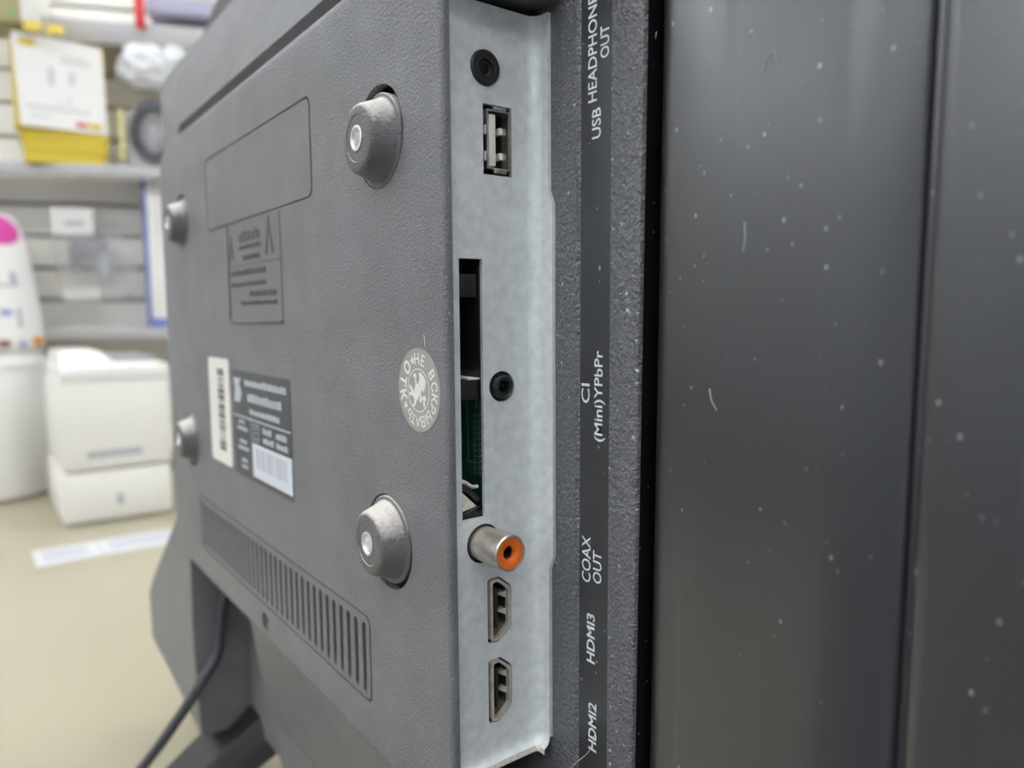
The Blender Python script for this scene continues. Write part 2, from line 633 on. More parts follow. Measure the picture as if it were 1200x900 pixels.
# --- thin display body, rear panels
bm = bmesh.new()
a_plate(bm, [rrect(-268, 272, -214, 158, [10, 10, 12, 12])], 42, 56, XZ)
link('display_body', bm_mesh(bm), m_dark, TV, True, 30)
bm = bmesh.new()
a_plate(bm, [[(-258, -218), (272, -218), (272, 176), (262, 190), (-188, 196), (-206, 194), (-258, 178), (-262, 168)]], 56, 68, XZ)
link('front_frame', bm_mesh(bm), m_dark, TV, True, 30)
# rear panel (upper band and behind the box), rounded shoulder
lp = rrect(-270, 160, -213, 159, [6, 0.5, 0.5, 14], 5)
bm = bmesh.new()
nn = len(lp)
rings = []
for (ins, y) in ((3.0, 36.0), (1.2, 36.6), (0.3, 37.8), (0.0, 39.5), (0.0, 43)):
    c = []
    for i in range(nn):
        a, b = Vector(lp[i - 1]), Vector(lp[(i + 1) % nn])
        t = (b - a).normalized()
        q = Vector((t.y, -t.x))
        c.append(bm.verts.new(((lp[i][0] - q.x * ins) * MM, y * MM, (lp[i][1] - q.y * ins) * MM)))
    rings.append(c)
bm.faces.new(rings[0])
for a, b in zip(rings, rings[1:]):
    for i in range(nn):
        bm.faces.new((a[i], a[(i + 1) % nn], b[(i + 1) % nn], b[i]))
link('rear_panel', bm_mesh(bm), m_plastic, TV, True, 35)


# upper cover: valley above the box, down-facing step, sloping band up to the top edge
bm = bmesh.new()
add(bm, [(-142, 14, 86), (-128, 17.0, 97.5), (126, 17.0, 97.5), (-126, 13.2, 100.6), (126, 13.2, 100.6), (-150, 15.5, 105), (-240, 30.2, 143), (-238, 31.2, 149), (-229, 31.8, 153), (126, 31.8, 153.5), (-243, 30.2, 86), (-143, 20, 80)],
    [(0, 1, 3, 5), (1, 2, 4, 3), (3, 4, 9, 8, 7, 6, 5), (0, 5, 6, 10, 11)])
add(bm, [(-238, 31.2, 149), (-229, 31.8, 153), (126, 31.8, 153.5), (126, 37, 156), (-229, 37, 156), (-240, 37, 150)], [(0, 1, 4, 5), (1, 2, 3, 4)])
add(bm, [(126, 17.0, 97.5), (126, 13.2, 100.6), (126, 31.8, 153.5), (126, 37, 156), (126, 37, 92), (126, 17.0, 92)], [(0, 1, 2, 3, 4, 5)])
es = [q for q in bm.edges if len(q.link_faces) == 2 and q.calc_face_angle(0) > radians(15)]
bmesh.ops.bevel(bm, geom=es, offset=1.6 * MM, segments=3, affect='EDGES', profile=0.5)
link('upper_cover', bm_mesh(bm), m_plastic, TV, True, 40)


def extrude_z(bm, prof, zs, shear=0.0, close=False, mi=0):
    cols = [[bm.verts.new(((x + shear * z) * MM, y * MM, z * MM)) for x, y in prof] for z in zs]
    for a, b in zip(cols, cols[1:]):
        m = len(prof)
        for i in range(m if close else m - 1):
            bm.faces.new((a[i], a[(i + 1) % m], b[(i + 1) % m], b[i])).material_index = mi
    if close:
        bm.faces.new(cols[0])
        bm.faces.new(list(reversed(cols[-1])))


# smooth black wall of the gap between ledge and side panel
bm = bmesh.new()
add(bm, [(161.05 - 0.0115 * 213, 34.6, -213), (161.05 - 0.0115 * 213, 42.4, -213), (162.4 - 0.0115 * 213, 42.4, -213),
         (161.05 + 0.0115 * 159, 34.6, 159), (161.05 + 0.0115 * 159, 42.4, 159), (162.4 + 0.0115 * 159, 42.4, 159)], [(0, 1, 4, 3), (1, 2, 5, 4)])
link('gap_wall', bm_mesh(bm), m_gap, TV)

# side panel right of the gap, with its long vertical groove
prof = [(162.6, 42.5), (162.6, 38.6), (162.8, 37.6), (163.3, 36.9), (164.2, 36.3), (165.4, 36.0), (166.5, 35.9), (178.6, 35.9), (179.6, 35.94), (180.6, 36.0), (200, 36.0), (214.6, 36.05),
        (215.0, 36.3), (215.3, 37.8), (216.3, 37.9), (216.8, 36.6), (217.4, 36.25), (219, 36.15), (240, 36.2), (258, 36.8), (266, 38.5), (270, 41), (271, 43)]
bm = bmesh.new()
extrude_z(bm, prof, (-213, -120, -60, 0, 60, 120, 159), 0.011)
side = link('side_panel', bm_mesh(bm), m_panel, TV, True, 50)

# jack ledge with lettering strip
prof = [(127.0, 42.0), (127.0, 34.3), (131.0, 34.2), (140.9, 33.75), (141.2, 33.35), (141.7, 33.3), (142.0, 33.8), (142.3, 34.05), (152.1, 34.05), (152.3, 33.65), (153, 33.5), (159.9, 33.5), (160.7, 33.75), (161.0, 34.5), (161.0, 42.0)]
bm = bmesh.new()
cols = []
for z in (-213, -112, -60, 0, 60, 120, 159):
    cols.append([bm.verts.new(((x + (0.0115 * z if x > 153.5 else 0.004 * z if x > 140 else 0)) * MM, y * MM, z * MM)) for x, y in prof])
for a, b in zip(cols, cols[1:]):
    for i in range(len(prof) - 1):
        bm.faces.new((a[i], a[i + 1], b[i + 1], b[i]))
ledge = link('jack_ledge', bm_mesh(bm), m_ledge, TV, True, 45)

bm = bmesh.new()
v = []
for z in (-110, 120):
    v += [(142.5 + 0.004 * z, 33.95, z), (152.0 + 0.004 * z, 33.95, z)]
add(bm, v, [(0, 1, 3, 2)])
strip = link('lettering_strip', bm_mesh(bm), m_strip, TV)
strip['label'] = 'smooth black strip with white jack names reading upwards'


def up_text(s, xb, z0, z1, cap, bold):
    bm = bmesh.new()
    a_text(bm, s, cap / 0.70, lambda a, b: (xb - b + 0.004 * z0, 33.88, z0 + a), bold, fit=z1 - z0)
    link('jack_name', bm_mesh(bm), m_print, strip)


B = 0.035
up_text('HEADPHONE', 147.5, 53.3, 75.4, 2.7, B)
up_text('OUT', 151.2, 61.6, 68.2, 2.6, B)
up_text('USB', 148.8, 45.4, 51.8, 2.7, B)
up_text('CI', 145.7, -12.7, -8.2, 2.7, B)
up_text('(Mini)YPbPr', 149.9, -21.0, -0.6, 2.6, B)
up_text('COAX', 146.3, -54.6, -43.6, 2.9, B)
up_text('OUT', 149.9, -53.9, -46.4, 2.75, B)
up_text('HDMI3', 147.8, -73.6, -61.8, 2.6, B + 0.04)
up_text('HDMI2', 148.5, -95.0, -83.2, 2.6, B + 0.04)

# --- steel jack plate
MX = 127.5
loops = [[(7.0, -98.5), (30.6, -98.5), (30.6, 76.5), (7.0, 76.5)],
         circ(18.7, 62.6, 3.95, 28), [(18.0, 39.3), (26.0, 39.3), (26.0, 54.9), (18.0, 54.9)],
         [(11.0, -40.0), (17.3, -40.0), (17.3, 20.2), (11.0, 20.2)], circ(22.6, -9.4, 3.65, 24), circ(16.9, -46.4, 4.75, 28)]
HD = [(17.8, -7.5), (18.3, -8.1), (21.1, -8.15), (24.3, -5.7), (24.8, -4.8), (24.8, 4.6), (24.3, 5.5), (21.2, 8.0), (18.4, 7.95), (17.8, 7.4)]
HZ = (-63.4, -83.6)
for hz in HZ:
    loops.append([(a, b + hz) for a, b in HD])
bm = bmesh.new()
a_plate(bm, loops, MX, MX - 1.0, YZ)
# bend and flange
bend = [(MX, 30.6), (MX + 0.15, 31.4), (MX + 0.6, 32.2), (MX + 1.4, 32.9), (MX + 2.3, 33.2)]
extrude_z(bm, bend, (-98.5, 76.5))
a_plate(bm, [[(MX + 2.3, -98.5), (132.0, -98.5), (132.0, -55.0), (133.5, -51.5), (133.5, 33.3), (132.0, 36.5), (132.0, 76.5), (MX + 2.3, 76.5)]], 33.2, 34.2, XZ)
# flared foot of the sheet
path = [(MX, 7.0), (MX, 30.6)] + bend[1:] + [(132.0, 33.2)]
npth = len(path)
pn = []
for i in range(npth):
    a, b = Vector(path[max(i - 1, 0)]), Vector(path[min(i + 1, npth - 1)])
    t = (b - a).normalized()
    pn.append(Vector((t.y, -t.x)))
flare = [(0.0, -98.5), (0.12, -99.4), (0.5, -100.2), (1.1, -100.8), (1.7, -101.1)]
prev = None
for off, z in flare:
    cur = [bm.verts.new(((p[0] + q.x * off) * MM, (p[1] + q.y * off) * MM, z * MM)) for p, q in zip(path, pn)]
    if prev:
        for i in range(npth - 1):
            bm.faces.new((prev[i], prev[i + 1], cur[i + 1], cur[i]))
    prev = cur
low = [bm.verts.new(((p[0] + q.x * 1.75) * MM, (p[1] + q.y * 1.75) * MM, -102.6 * MM)) for p, q in zip(path, pn)]
for i in range(npth - 1):
    bm.faces.new((prev[i], prev[i + 1], low[i + 1], low[i])).material_index = 1
steel = link('jack_plate', bm_mesh(bm), [m_steel, m_edge], TV, True, 35)
steel['label'] = 'grey galvanised steel plate holding the jacks'


# --- round jacks
def round_jack(name, y, z, r, h, hole, m, label):
    bm = bmesh.new()
    a_lathe(bm, [(r, -3), (r, h * 0.6), (r - 0.25, h), (hole + 0.9, h + 0.05), (hole + 0.75, h - 0.15), (hole + 0.55, h - 0.1), (hole + 0.1, h - 0.2), (hole, h - 0.6), (hole, -4.5), (0.05, -4.6)], (MX, y, z), (1, 0, 0), 36)
    o = link(name, bm_mesh(bm), m, TV, True, 40)
    o['label'] = label
    return o


hp = round_jack('headphone_jack', 18.7, 62.6, 3.85, 0.7, 1.75, m_dark, 'round black headphone socket')
lathe('contact_ring', [(1.74, -4.3), (1.74, -0.5), (1.5, -0.4), (1.4, -4.3)], (MX, 18.7, 62.6), (1, 0, 0), m_nickel, hp, 24)
mini = round_jack('mini_jack', 22.6, -9.4, 2.75, 1.2, 1.45, m_dark, 'round black mini jack standing proud of its hole')
lathe('collar', [(3.5, -2.0), (3.5, -0.6), (2.7, -0.5)], (MX, 22.6, -9.4), (1, 0, 0), m_inner, mini, 24)

# --- coaxial socket
bm = bmesh.new()
a_lathe(bm, [(4.1, -3), (4.1, 9.4), (4.25, 9.6), (4.25, 10.4), (4.0, 10.7), (3.65, 10.65), (3.55, 10.3)], (MX, 16.9, -46.3), (1, 0, 0.02), 40)
rca = link('coaxial_socket', bm_mesh(bm), m_barrel, TV, True, 35)
rca['label'] = 'dusty nickel barrel socket with an orange end'
lathe('orange_insulator', [(3.6, 9.0), (3.6, 10.45), (3.2, 10.5), (1.9, 10.35), (1.55, 10.0), (1.45, 9.0), (1.45, 4), (0.05, 4)], (MX, 16.9, -46.3), (1, 0, 0.02), m_orange, rca, 36)
lathe('bore', [(1.42, 4.2), (1.42, 9.2), (1.15, 9.15), (1.1, 4.2), (0.05, 4.3)], (MX, 16.9, -46.3), (1, 0, 0.02), m_inner, rca, 24)
lathe('collar', [(4.75, -1.5), (4.75, -0.4), (4.1, -0.4)], (MX, 16.9, -46.4), (1, 0, 0), m_inner, rca, 32)

# --- USB port
usb = box('usb_port', MX - 12, MX - 11, 17, 27, 38, 56, m_inner, TV)
usb['label'] = 'USB socket with a cream tongue in a nickel shell'
sh = [(18.9, 40.6), (25.7, 40.6), (25.7, 53.8), (18.9, 53.8)]
hole = [(19.25, 40.95), (24.95, 40.95), (24.95, 53.45), (19.25, 53.45)]
bm = bmesh.new()
a_plate(bm, [sh, hole], MX + 0.15, MX - 2.5, YZ)
a_box(bm, MX - 0.5, MX + 0.5, 20.7, 24.2, 39.75, 40.7, 0.15)       # folded lips at the ends
a_box(bm, MX - 0.5, MX + 0.5, 20.7, 24.2, 53.7, 54.5, 0.15)
a_box(bm, MX - 0.5, MX + 0.35, 18.15, 19.0, 42.2, 44.4, 0.2)        # side fingers
a_box(bm, MX - 0.5, MX + 0.35, 18.15, 19.0, 48.0, 50.2, 0.2)
link('shell', bm_mesh(bm), m_nickel, usb, True, 35)
plate('shaded_shell_depth', [sh, hole], MX - 2.5, MX - 10, YZ, m_socket_shade, usb)
box('tongue', MX - 9, MX - 0.4, 19.9, 21.9, 41.4, 53.0, m_cream, usb, 0.35)
for z in (43.6, 49.3):
    box('contact_spring', MX - 5, MX - 2.2, 24.0, 25.2, z - 0.2, z + 1.5, m_cream, usb, 0.4)

# --- HDMI ports
for hz in HZ:
    sc = lambda k: [((a - 21.3) * k + 21.5, (b + 0.05) * k + hz) for a, b in HD]
    bm = bmesh.new()
    a1 = [(18.5, -7.0), (19.0, -7.6), (21.0, -7.65), (23.9, -5.4), (24.35, -4.6), (24.35, 4.5), (23.9, 5.2), (21.0, 7.6), (19.0, 7.6), (18.5, 7.1)]
    a2 = [(19.15, -6.5), (19.4, -6.95), (20.8, -7.0), (23.4, -4.9), (23.75, -4.2), (23.75, 4.1), (23.4, 4.7), (20.8, 6.9), (19.4, 6.9), (19.15, 6.6)]
    a_plate(bm, [[(a, b + hz) for a, b in a1], [(a, b + hz) for a, b in a2]], MX + 0.35, MX - 1.0, YZ)
    h = link('hdmi_port', bm_mesh(bm), m_shell, TV)
    h['label'] = 'HDMI socket with a dusty nickel shell'
    bm = bmesh.new()
    a_plate(bm, [[(a, b + hz) for a, b in a1], [(a, b + hz) for a, b in a2]], MX - 1.0, MX - 9, YZ)
    link('shaded_shell_depth', bm_mesh(bm), m_socket_shade, h)
    box('tongue', MX - 8, MX - 0.5, 20.2, 21.2, hz - 5.0, hz + 5.2, m_dark, h, 0.25)
    for z in (-2.4, 1.9):
        bm = bmesh.new()
        add(bm, [(MX - 0.8, 23.8, hz + z), (MX - 3.5, 23.8, hz + z + 0.2), (MX - 2.6, 22.3, hz + z + 0.6), (MX - 0.8, 23.8, hz + z + 1.6), (MX - 3.5, 23.8, hz + z + 1.5), (MX - 2.6, 22.3, hz + z + 1.1)],
            [(0, 1, 2), (3, 5, 4), (0, 2, 5, 3), (1, 4, 5, 2), (0, 3, 4, 1)])
        link('contact_spring', bm_mesh(bm), m_shell, h)
    box('back_wall', MX - 9.5, MX - 8.5, 18, 25, hz - 8, hz + 8, m_inner, h)

# --- card slot: board and card frame seen through the long opening
pcb = box('circuit_board', 70, MX - 1.2, 24.0, 25.4, -46, 4, m_pcb, TV)
pcb['label'] = 'green circuit board inside the card slot'
bm = bmesh.new()
for k in range(11):
    z = -33 + k * 1.5
    a_box(bm, 113.6, 115.4, 23.9, 24.0, z, z + 0.25)
    a_box(bm, 116.0, 116.6, 23.9, 24.0, z + 0.3, z + 0.9)
for (x0, x1, z0, z1) in ((110.4, 110.65, -30, -8), (110.4, 113, -30.3, -30), (115.7, 115.9, -33, -14), (113.3, 113.5, -33, -17), (114.2, 114.9, -16, -12.5), (115.0, 115.3, 0, 3)):
    a_box(bm, x0, x1, 23.9, 24.0, z0, z1)
link('silkscreen_marks', bm_mesh(bm), m_lprint, pcb)
cf = box('card_frame', 96, MX - 1.5, 17.2, 23.8, -7.2, 18.6, m_dark, TV, 0.3)
cf['label'] = 'black card reader frame inside the slot'
bm = bmesh.new()
a_box(bm, 100, MX - 1.8, 10.4, 17.6, -12.2, -7.6, 0.3)
a_box(bm, MX - 3.5, MX - 1.4, 11.6, 16.6, 11.5, 16.8, 0.2)
for k in range(6):
    a_box(bm, MX - 4.0, MX - 1.7, 13.2 + 0.6 * k, 13.5 + 0.6 * k, -9.6, -8.6)
link('frame_rib', bm_mesh(bm), m_dark, cf, True, 35)
box('contact_edge', 104, MX - 1.6, 14.0, 17.4, -7.5, -7.1, m_cream, cf)
box('frame_rail', 100, MX - 1.5, 10.6, 23.0, -47, -38.8, m_dark, cf)
bm = bmesh.new()
add(bm, [(MX - 1.3, 11.8, -33.6), (MX - 1.3, 11.8, -38.2), (MX - 1.3, 15.8, -37.4), (MX - 3.0, 11.8, -33.6), (MX - 3.0, 11.8, -38.2), (MX - 3.0, 15.8, -37.4)],
    [(0, 1, 2), (5, 4, 3), (0, 3, 4, 1), (1, 4, 5, 2), (2, 5, 3, 0)])
a_tube(bm, spline([(MX - 2, 11.3, -30.8), (MX - 2, 13.2, -31.6), (MX - 2.4, 15.2, -32.9), (MX - 3, 17.2, -33.2)], 5), 0.5, 8)
link('frame_latch', bm_mesh(bm), m_edge, cf)
bm = bmesh.new()
a_tube(bm, spline([(MX - 1.5, 11.2, -32.2), (MX - 1.6, 13.4, -33.2), (MX - 1.8, 16.6, -36.2)], 5), 0.75, 8)
a_tube(bm, spline([(MX - 1.5, 11.2, -39.0), (MX - 1.6, 13.4, -38.9), (MX - 1.8, 16.6, -37.8)], 5), 0.6, 8)
link('latch_arm', bm_mesh(bm), m_dark, cf, True)

# --- stickers and moulded plate on the back
CX, CZc = 117.3, -10.0
bm = bmesh.new()
a_lathe(bm, [(9.85, -0.05), (9.85, 0.1), (9.7, 0.14), (0.02, 0.14)], (CX, 6, CZc), (0, -1, 0), 64)
seal = link('warranty_seal', bm_mesh(bm), m_seal, TV)
seal['label'] = 'round grey paper seal with ring lettering and a crest'
bm = bmesh.new()
SY = 6 - 0.17
for ch, ang, inward, h, bo in [('Н', -4, 0, 2.5, 0), ('Е', 18, 0, 2.5, 0), ('В', 57, 0, 2.5, 0), ('С', 80, 0, 2.5, 0), ('К', 101, 0, 2.5, 0), ('Р', 121, 0, 2.5, 0), ('Ы', 143, 0, 2.5, 0),
                               ('В', 166, 0, 2.5, 0), ('А', 184, 0, 2.5, 0), ('Т', 201, 0, 2.5, 0), ('Ь', 217, 0, 2.5, 0), ('★', 237, 0, 1.7, 0), ('К', 257, 1, 2.7, .12), ('Т', 285, 1, 2.7, .12), ('О', 315, 1, 2.9, .12), ('★', 340, 0, 1.7, 0)]:
    a = radians(ang)
    rd, tg = Vector((sin(a), cos(a))), Vector((cos(a), -sin(a)))
    if inward:
        rd2, tg2 = -rd, -tg
    else:
        rd2, tg2 = rd, tg
    c = Vector((CX, CZc)) + rd * 7.35

    def to3(p, q, c=c, u=tg2, v=rd2, h=h):
        w = c + u * p + v * (q - h / 2)
        return (w.x, SY, w.y)
    a_text(bm, ch, h / 0.70, to3, 0.05 + bo, align='CENTER')
# ring line
ro, ri = circ(CX, CZc, 5.15, 48), circ(CX, CZc, 4.9, 48)
vs = [(a, SY, b) for a, b in ro] + [(a, SY, b) for a, b in ri]
add(bm, vs, [(i, (i + 1) % 48, 48 + (i + 1) % 48, 48 + i) for i in range(48)])
# crest: spread bird with two curled heads
crest = [
    [(-0.7, 1.6), (-1.1, 2.6), (-0.8, 3.5), (-1.5, 4.1), (-2.3, 3.7), (-2.5, 2.9), (-2.0, 3.2), (-1.7, 3.4), (-1.6, 2.6), (-1.3, 1.4), (-1.8, 0.4), (-2.0, -0.6), (-1.2, -1.4), (-0.5, -2.6), (0.3, -1.2), (1.2, -1.0), (1.6, 0.3), (0.9, 1.5), (0.4, 2.4), (0.0, 1.5)],
    [(0.4, 2.0), (0.7, 3.2), (0.2, 4.2), (1.5, 4.3), (3.0, 3.2), (3.9, 1.9), (3.2, 2.1), (3.5, 0.4), (2.7, 1.1), (2.9, -0.4), (1.9, 0.2), (1.3, 0.6)],
    [(-2.0, -0.4), (-3.2, 0.7), (-4.5, 1.3), (-4.2, 0.2), (-3.2, -0.6), (-4.6, -0.6), (-4.3, -1.6), (-3.0, -1.4), (-2.0, -2.2), (-2.2, -3.4), (-3.2, -3.6), (-4.2, -2.6), (-3.6, -4.0), (-2.2, -4.2), (-1.2, -3.2), (-0.7, -2.0), (-1.2, -1.2)],
    [(0.6, -1.0), (0.3, -2.4), (1.0, -3.0), (1.8, -2.2), (2.2, -1.2), (3.2, -1.0), (3.6, -1.9), (3.0, -2.4), (2.9, -4.2), (2.2, -3.4), (2.3, -2.2), (1.7, -1.4), (1.2, -0.6)],
]
for lp in crest:
    vs = [(CX + a * 0.98, SY, CZc + b * 0.98) for a, b in lp]
    for t in tessellate_polygon([[Vector((a, b, 0)) for a, b in lp]]):
        add(bm, [vs[i] for i in t], [(0, 1, 2)])
link('seal_print', bm_mesh(bm), m_sealprint, seal)

# cream serial sticker with a barcode down its length
st = plate('serial_sticker', [rrect(-64.5, -35.2, -53.6, -9.6, 2.0, 4)], 5.85, 6.05, XZ, m_paper, TV)
st['label'] = 'cream sticker with a barcode'
bm = bmesh.new()
z = -14.0
while z > -48:
    h = random.choice((0.35, 0.6, 0.9, 1.3))
    a_box(bm, -51.5, -42.5, 5.78, 5.84, z - h, z)
    z -= h + random.choice((0.4, 0.6, 0.9))
link('barcode', bm_mesh(bm), m_black_ink, st)

# black rating label
rl = plate('rating_label', [rrect(-30.6, 32.8, -54.2, -13.2, 0.8, 3)], 5.88, 6.05, XZ, m_label, TV)
rl['label'] = 'black rating label with grey print and a white barcode block'
bm = bmesh.new()


def blur_row(x0, x1, z, h, n):
    """a row of small unreadable print"""
    x = x0
    while x < x1:
        w = random.uniform(0.5, 1.1) * h
        a_box(bm, x, min(x + w, x1), 5.80, 5.87, z, z + h * random.uniform(0.75, 1.0))
        x += w + h * 0.28


blur_row(-15, 29, -18.6, 2.6, 20)
blur_row(-12, 24.5, -24.4, 3.2, 16)
blur_row(-10, 22, -29.0, 2.2, 16)
a_plate(bm, [[(-29, -25.5), (-22, -25.5), (-19, -22), (-22, -18), (-19, -16.2), (-29, -16.2), (-27, -20)]], 5.80, 5.87, XZ)
a_box(bm, -30, 32, 5.80, 5.87, -31.2, -30.6)
a_box(bm, -9.6, -9.3, 5.80, 5.87, -53, -31.2)
for (x0, x1, z, h) in ((-24, -17, -33.6, 1.5), (-26, -14, -36.3, 1.7), (-24, -15, -41.2, 1.5), (-26, -13, -43.9, 1.7), (-22, -15, -48.5, 1.6), (-22, -15, -51, 1.6),
                       (4, 13, -34.8, 2.4), (18, 28, -34.8, 2.4), (4, 15, -38.2, 2.4), (18, 29, -38.2, 2.4)):
    blur_row(x0, x1, z, h, 5)
for (x0, x1, z0, z1) in ((-7, 0, -32.6, -32.3), (-7, 0, -38.6, -38.3), (-7, -6.7, -38.6, -32.3), (-0.3, 0, -38.6, -32.3), (-5, -2, -37.5, -37.1), (-5, -2, -35.6, -35.2), (-5, -2, -33.9, -33.5)):
    a_box(bm, x0, x1, 5.80, 5.87, z0, z1)
link('label_print', bm_mesh(bm), m_lprint, rl)
wb = plate('barcode_block', [[(-8.2, -52.2), (32.4, -52.2), (32.4, -39.6), (-8.2, -39.6)]], 5.80, 5.88, XZ, m_wlabel, rl)
bm = bmesh.new()
x = -4
while x < 28:
    w_ = random.choice((0.4, 0.7, 1.1))
    a_box(bm, x, x + w_, 5.78, 5.80, -48.6, -41.0)
    x += w_ + random.choice((0.5, 0.8, 1.2))
link('label_barcode', bm_mesh(bm), m_mid, rl)

# moulded caution plate, sunk a little
mp_ = plate('moulded_plate', [rrect(-28.0, 29.0, 6.0, 41.6, 0.6, 3)], 5.8, 6.05, XZ, m_emboss, TV)
mp_['label'] = 'satin rectangular moulded caution plate'
bm = bmesh.new()


def emb_row(x0, x1, z, h):
    x = x0
    while x < x1:
        w = random.uniform(0.5, 1.0) * h
        a_box(bm, x, min(x + w, x1), 5.62, 5.8, z, z + h * random.uniform(0.7, 1.0))
        x += w + h * 0.35


emb_row(-14, 9, 34.5, 4.0)
emb_row(-14, 10, 31.8, 1.6)
emb_row(-10, 8, 27.8, 2.0)
emb_row(-26, 14, 22.5, 2.2)
emb_row(-26, 14, 18.4, 1.8)
emb_row(-4, 24, 14.6, 2.2)
emb_row(-14, 24, 11.6, 1.6)
a_plate(bm, [[(14.5, 28.5), (18.5, 41), (22.5, 28.5), (21.2, 28.5), (18.5, 38), (15.8, 28.5)]], 5.62, 5.8, XZ)
a_plate(bm, [[(-26.5, 28.5), (-24, 38), (-21.5, 28.5), (-22.4, 28.5), (-24, 35), (-25.6, 28.5)]], 5.62, 5.8, XZ)
a_box(bm, -27, 28, 5.62, 5.8, 26.0, 26.4)
link('moulded_marks', bm_mesh(bm), m_label, mp_)
bm = bmesh.new()
a_box(bm, -28, 29, 5.2, 6.05, 5.2, 6.2, 0.3)
a_box(bm, -29.4, -28, 5.4, 6.05, 5.2, 42, 0.3)
link('plate_rim', bm_mesh(bm), m_emboss, mp_, True, 35)

# --- lower cover: slope below the box, cord pocket, speaker shoulder
bm = bmesh.new()
V = [(-28, 8, -114.2), (129.5, 8, -114.2), (129.5, 30, -184), (-78, 30, -184), (-78, 34, -186), (129.5, 34, -186), (129.5, 35, -214), (-78, 35, -214),
     (-28, 34, -114.2), (-121, 34, -114.2), (-121, 34, -210), (-78, 34.5, -210)]
F_ = [(0, 1, 2, 3), (3, 2, 5, 4), (4, 5, 6, 7), (0, 3, 4, 8), (8, 4, 11, 10, 9), (4, 7, 11)]
add(bm, V, F_)
# left shoulder that widens to the full set
a = (-143, 9, -92)
b = (-262, 14.5, -168)
c = (-262, 12.0, -176)
d = (-140, 6.0, -158)
e = (-121, 7.2, -113.5)
f = (-121, 8.5, -209.5)
g = (-262, 12.5, -207)
a2, b2, g2, f2, e2 = (-143, 36, -92), (-262, 36, -168), (-262, 36, -207), (-121, 36, -211), (-121, 36, -113.5)
d2 = (-121, 6.8, -160)
vv = [a, b, c, d, e, f, g, a2, b2, g2, f2, e2, d2]
add(bm, vv, [(0, 1, 2, 3, 4), (2, 6, 5, 12, 3), (3, 12, 4), (0, 7, 8, 1), (1, 8, 9, 6, 2), (6, 9, 10, 5), (5, 10, 11, 4, 12), (4, 11, 7, 0)])
es = [q for q in bm.edges if not q.is_boundary and len(q.link_faces) == 2 and q.calc_face_angle(0) > radians(25) and q.calc_length() > 0.02]
bmesh.ops.bevel(bm, geom=es, offset=1.2 * MM, segments=2, affect='EDGES', profile=0.6)
lc = link('lower_cover', bm_mesh(bm), m_plastic, TV, True, 30)


# --- stand legs
def leg(xc):
    bm = bmesh.new()
    P = [(xc, 44, -206), (xc - 8, -6, -240), (xc - 12, -45, -256), (xc - 14, -70, -262)]
    ring = []
    for i, (x, y, z) in enumerate(P):
        w_ = (21, 17, 14, 12)[i]
        t_ = (13, 9, 6, 3)[i]
        ring.append([bm.verts.new(Vector(q) * MM) for q in ((x - w_, y, z + t_ * 0.4), (x - w_ + 4, y, z + t_), (x + w_ - 4, y, z + t_), (x + w_, y, z + t_ * 0.4), (x + w_, y, z - t_ * 0.9), (x - w_, y, z - t_ * 0.9))])
    for p_, q_ in zip(ring, ring[1:]):
        for i in range(6):
            bm.faces.new((p_[i], p_[(i + 1) % 6], q_[(i + 1) % 6], q_[i]))
    bm.faces.new(ring[0])
    bm.faces.new(list(reversed(ring[-1])))
    # rear half of the leg, toward the screen side
    ring = []
    for i, (x, y, z) in enumerate([(xc, 42, -208), (xc, 90, -240), (xc, 140, -262)]):
        w_ = (20, 15, 12)[i]
        t_ = (11, 7, 3)[i]
        ring.append([bm.verts.new(Vector(q) * MM) for q in ((x - w_, y, z + t_), (x + w_, y, z + t_), (x + w_, y, z - t_), (x - w_, y, z - t_))])
    for p_, q_ in zip(ring, ring[1:]):
        for i in range(4):
            bm.faces.new((p_[i], p_[(i + 1) % 4], q_[(i + 1) % 4], q_[i]))
    bm.faces.new(ring[0])
    bm.faces.new(list(reversed(ring[-1])))
    return link('stand_leg', bm_mesh(bm), m_dark, TV, True, 35)


leg(-119)
leg(106)

# --- power cord
tube('power_cord', [(-119, 26, -132), (-118, 21, -141), (-115.5, 16.5, -165), (-112, 8.5, -174.5), (-114, 3.5, -183.5), (-128, -8, -208), (-134, -20, -225), (-128, -52, -252), (-112, -90, -261.8), (-100, -160, -262.2)], 2.7, m_cord, TV, 12)
lathe('cord_grommet', [(4.2, 0), (4.2, 1.2), (3.4, 4), (2.7, 5)], (-119.8, 29.5, -128.5), (0.2, -0.6, -0.75), m_dark, TV, 20)

# --- dust fibres lying on the panels
FIB = [[(187.8, 35.85, 49.4), (188.6, 35.8, 51.6), (189.9, 35.8, 52.2), (190.6, 35.85, 49.6)],
       [(161.9, 37, 64), (161.0, 36, 58), (160.6, 35, 54), (160.9, 34.4, 44)],
       [(139.5, 33.6, -103), (142.6, 33.2, -99.5), (145.2, 33.85, -96.5), (146.8, 33.82, -93.4), (147.4, 33.82, -91)],
       [(184.4, 35.9, 18.5), (184.8, 35.85, 21.5), (184.6, 35.9, 24)],
       [(120.6, 5.8, 0.3), (120.9, 5.7, 1.4), (120.6, 5.7, 3.0)],
       [(177.4, 35.9, -7.0), (178.0, 35.8, -9.2), (179.2, 35.9, -11.0)]]
for pts in FIB:
    tube('dust_fibre', pts, 0.09, m_fibre, TV, 5, 5)


# ------------------------------------------------------------------ goods behind
def local(name, parent, x0, x1, y0, y1, z0, z1, m, bev=0):
    bm = bmesh.new()
    a_box(bm, x0, x1, y0, y1, z0, z1, bev)
    return link(name, bm_mesh(bm), m, parent, bev > 0, 35 if bev > 0 else None)


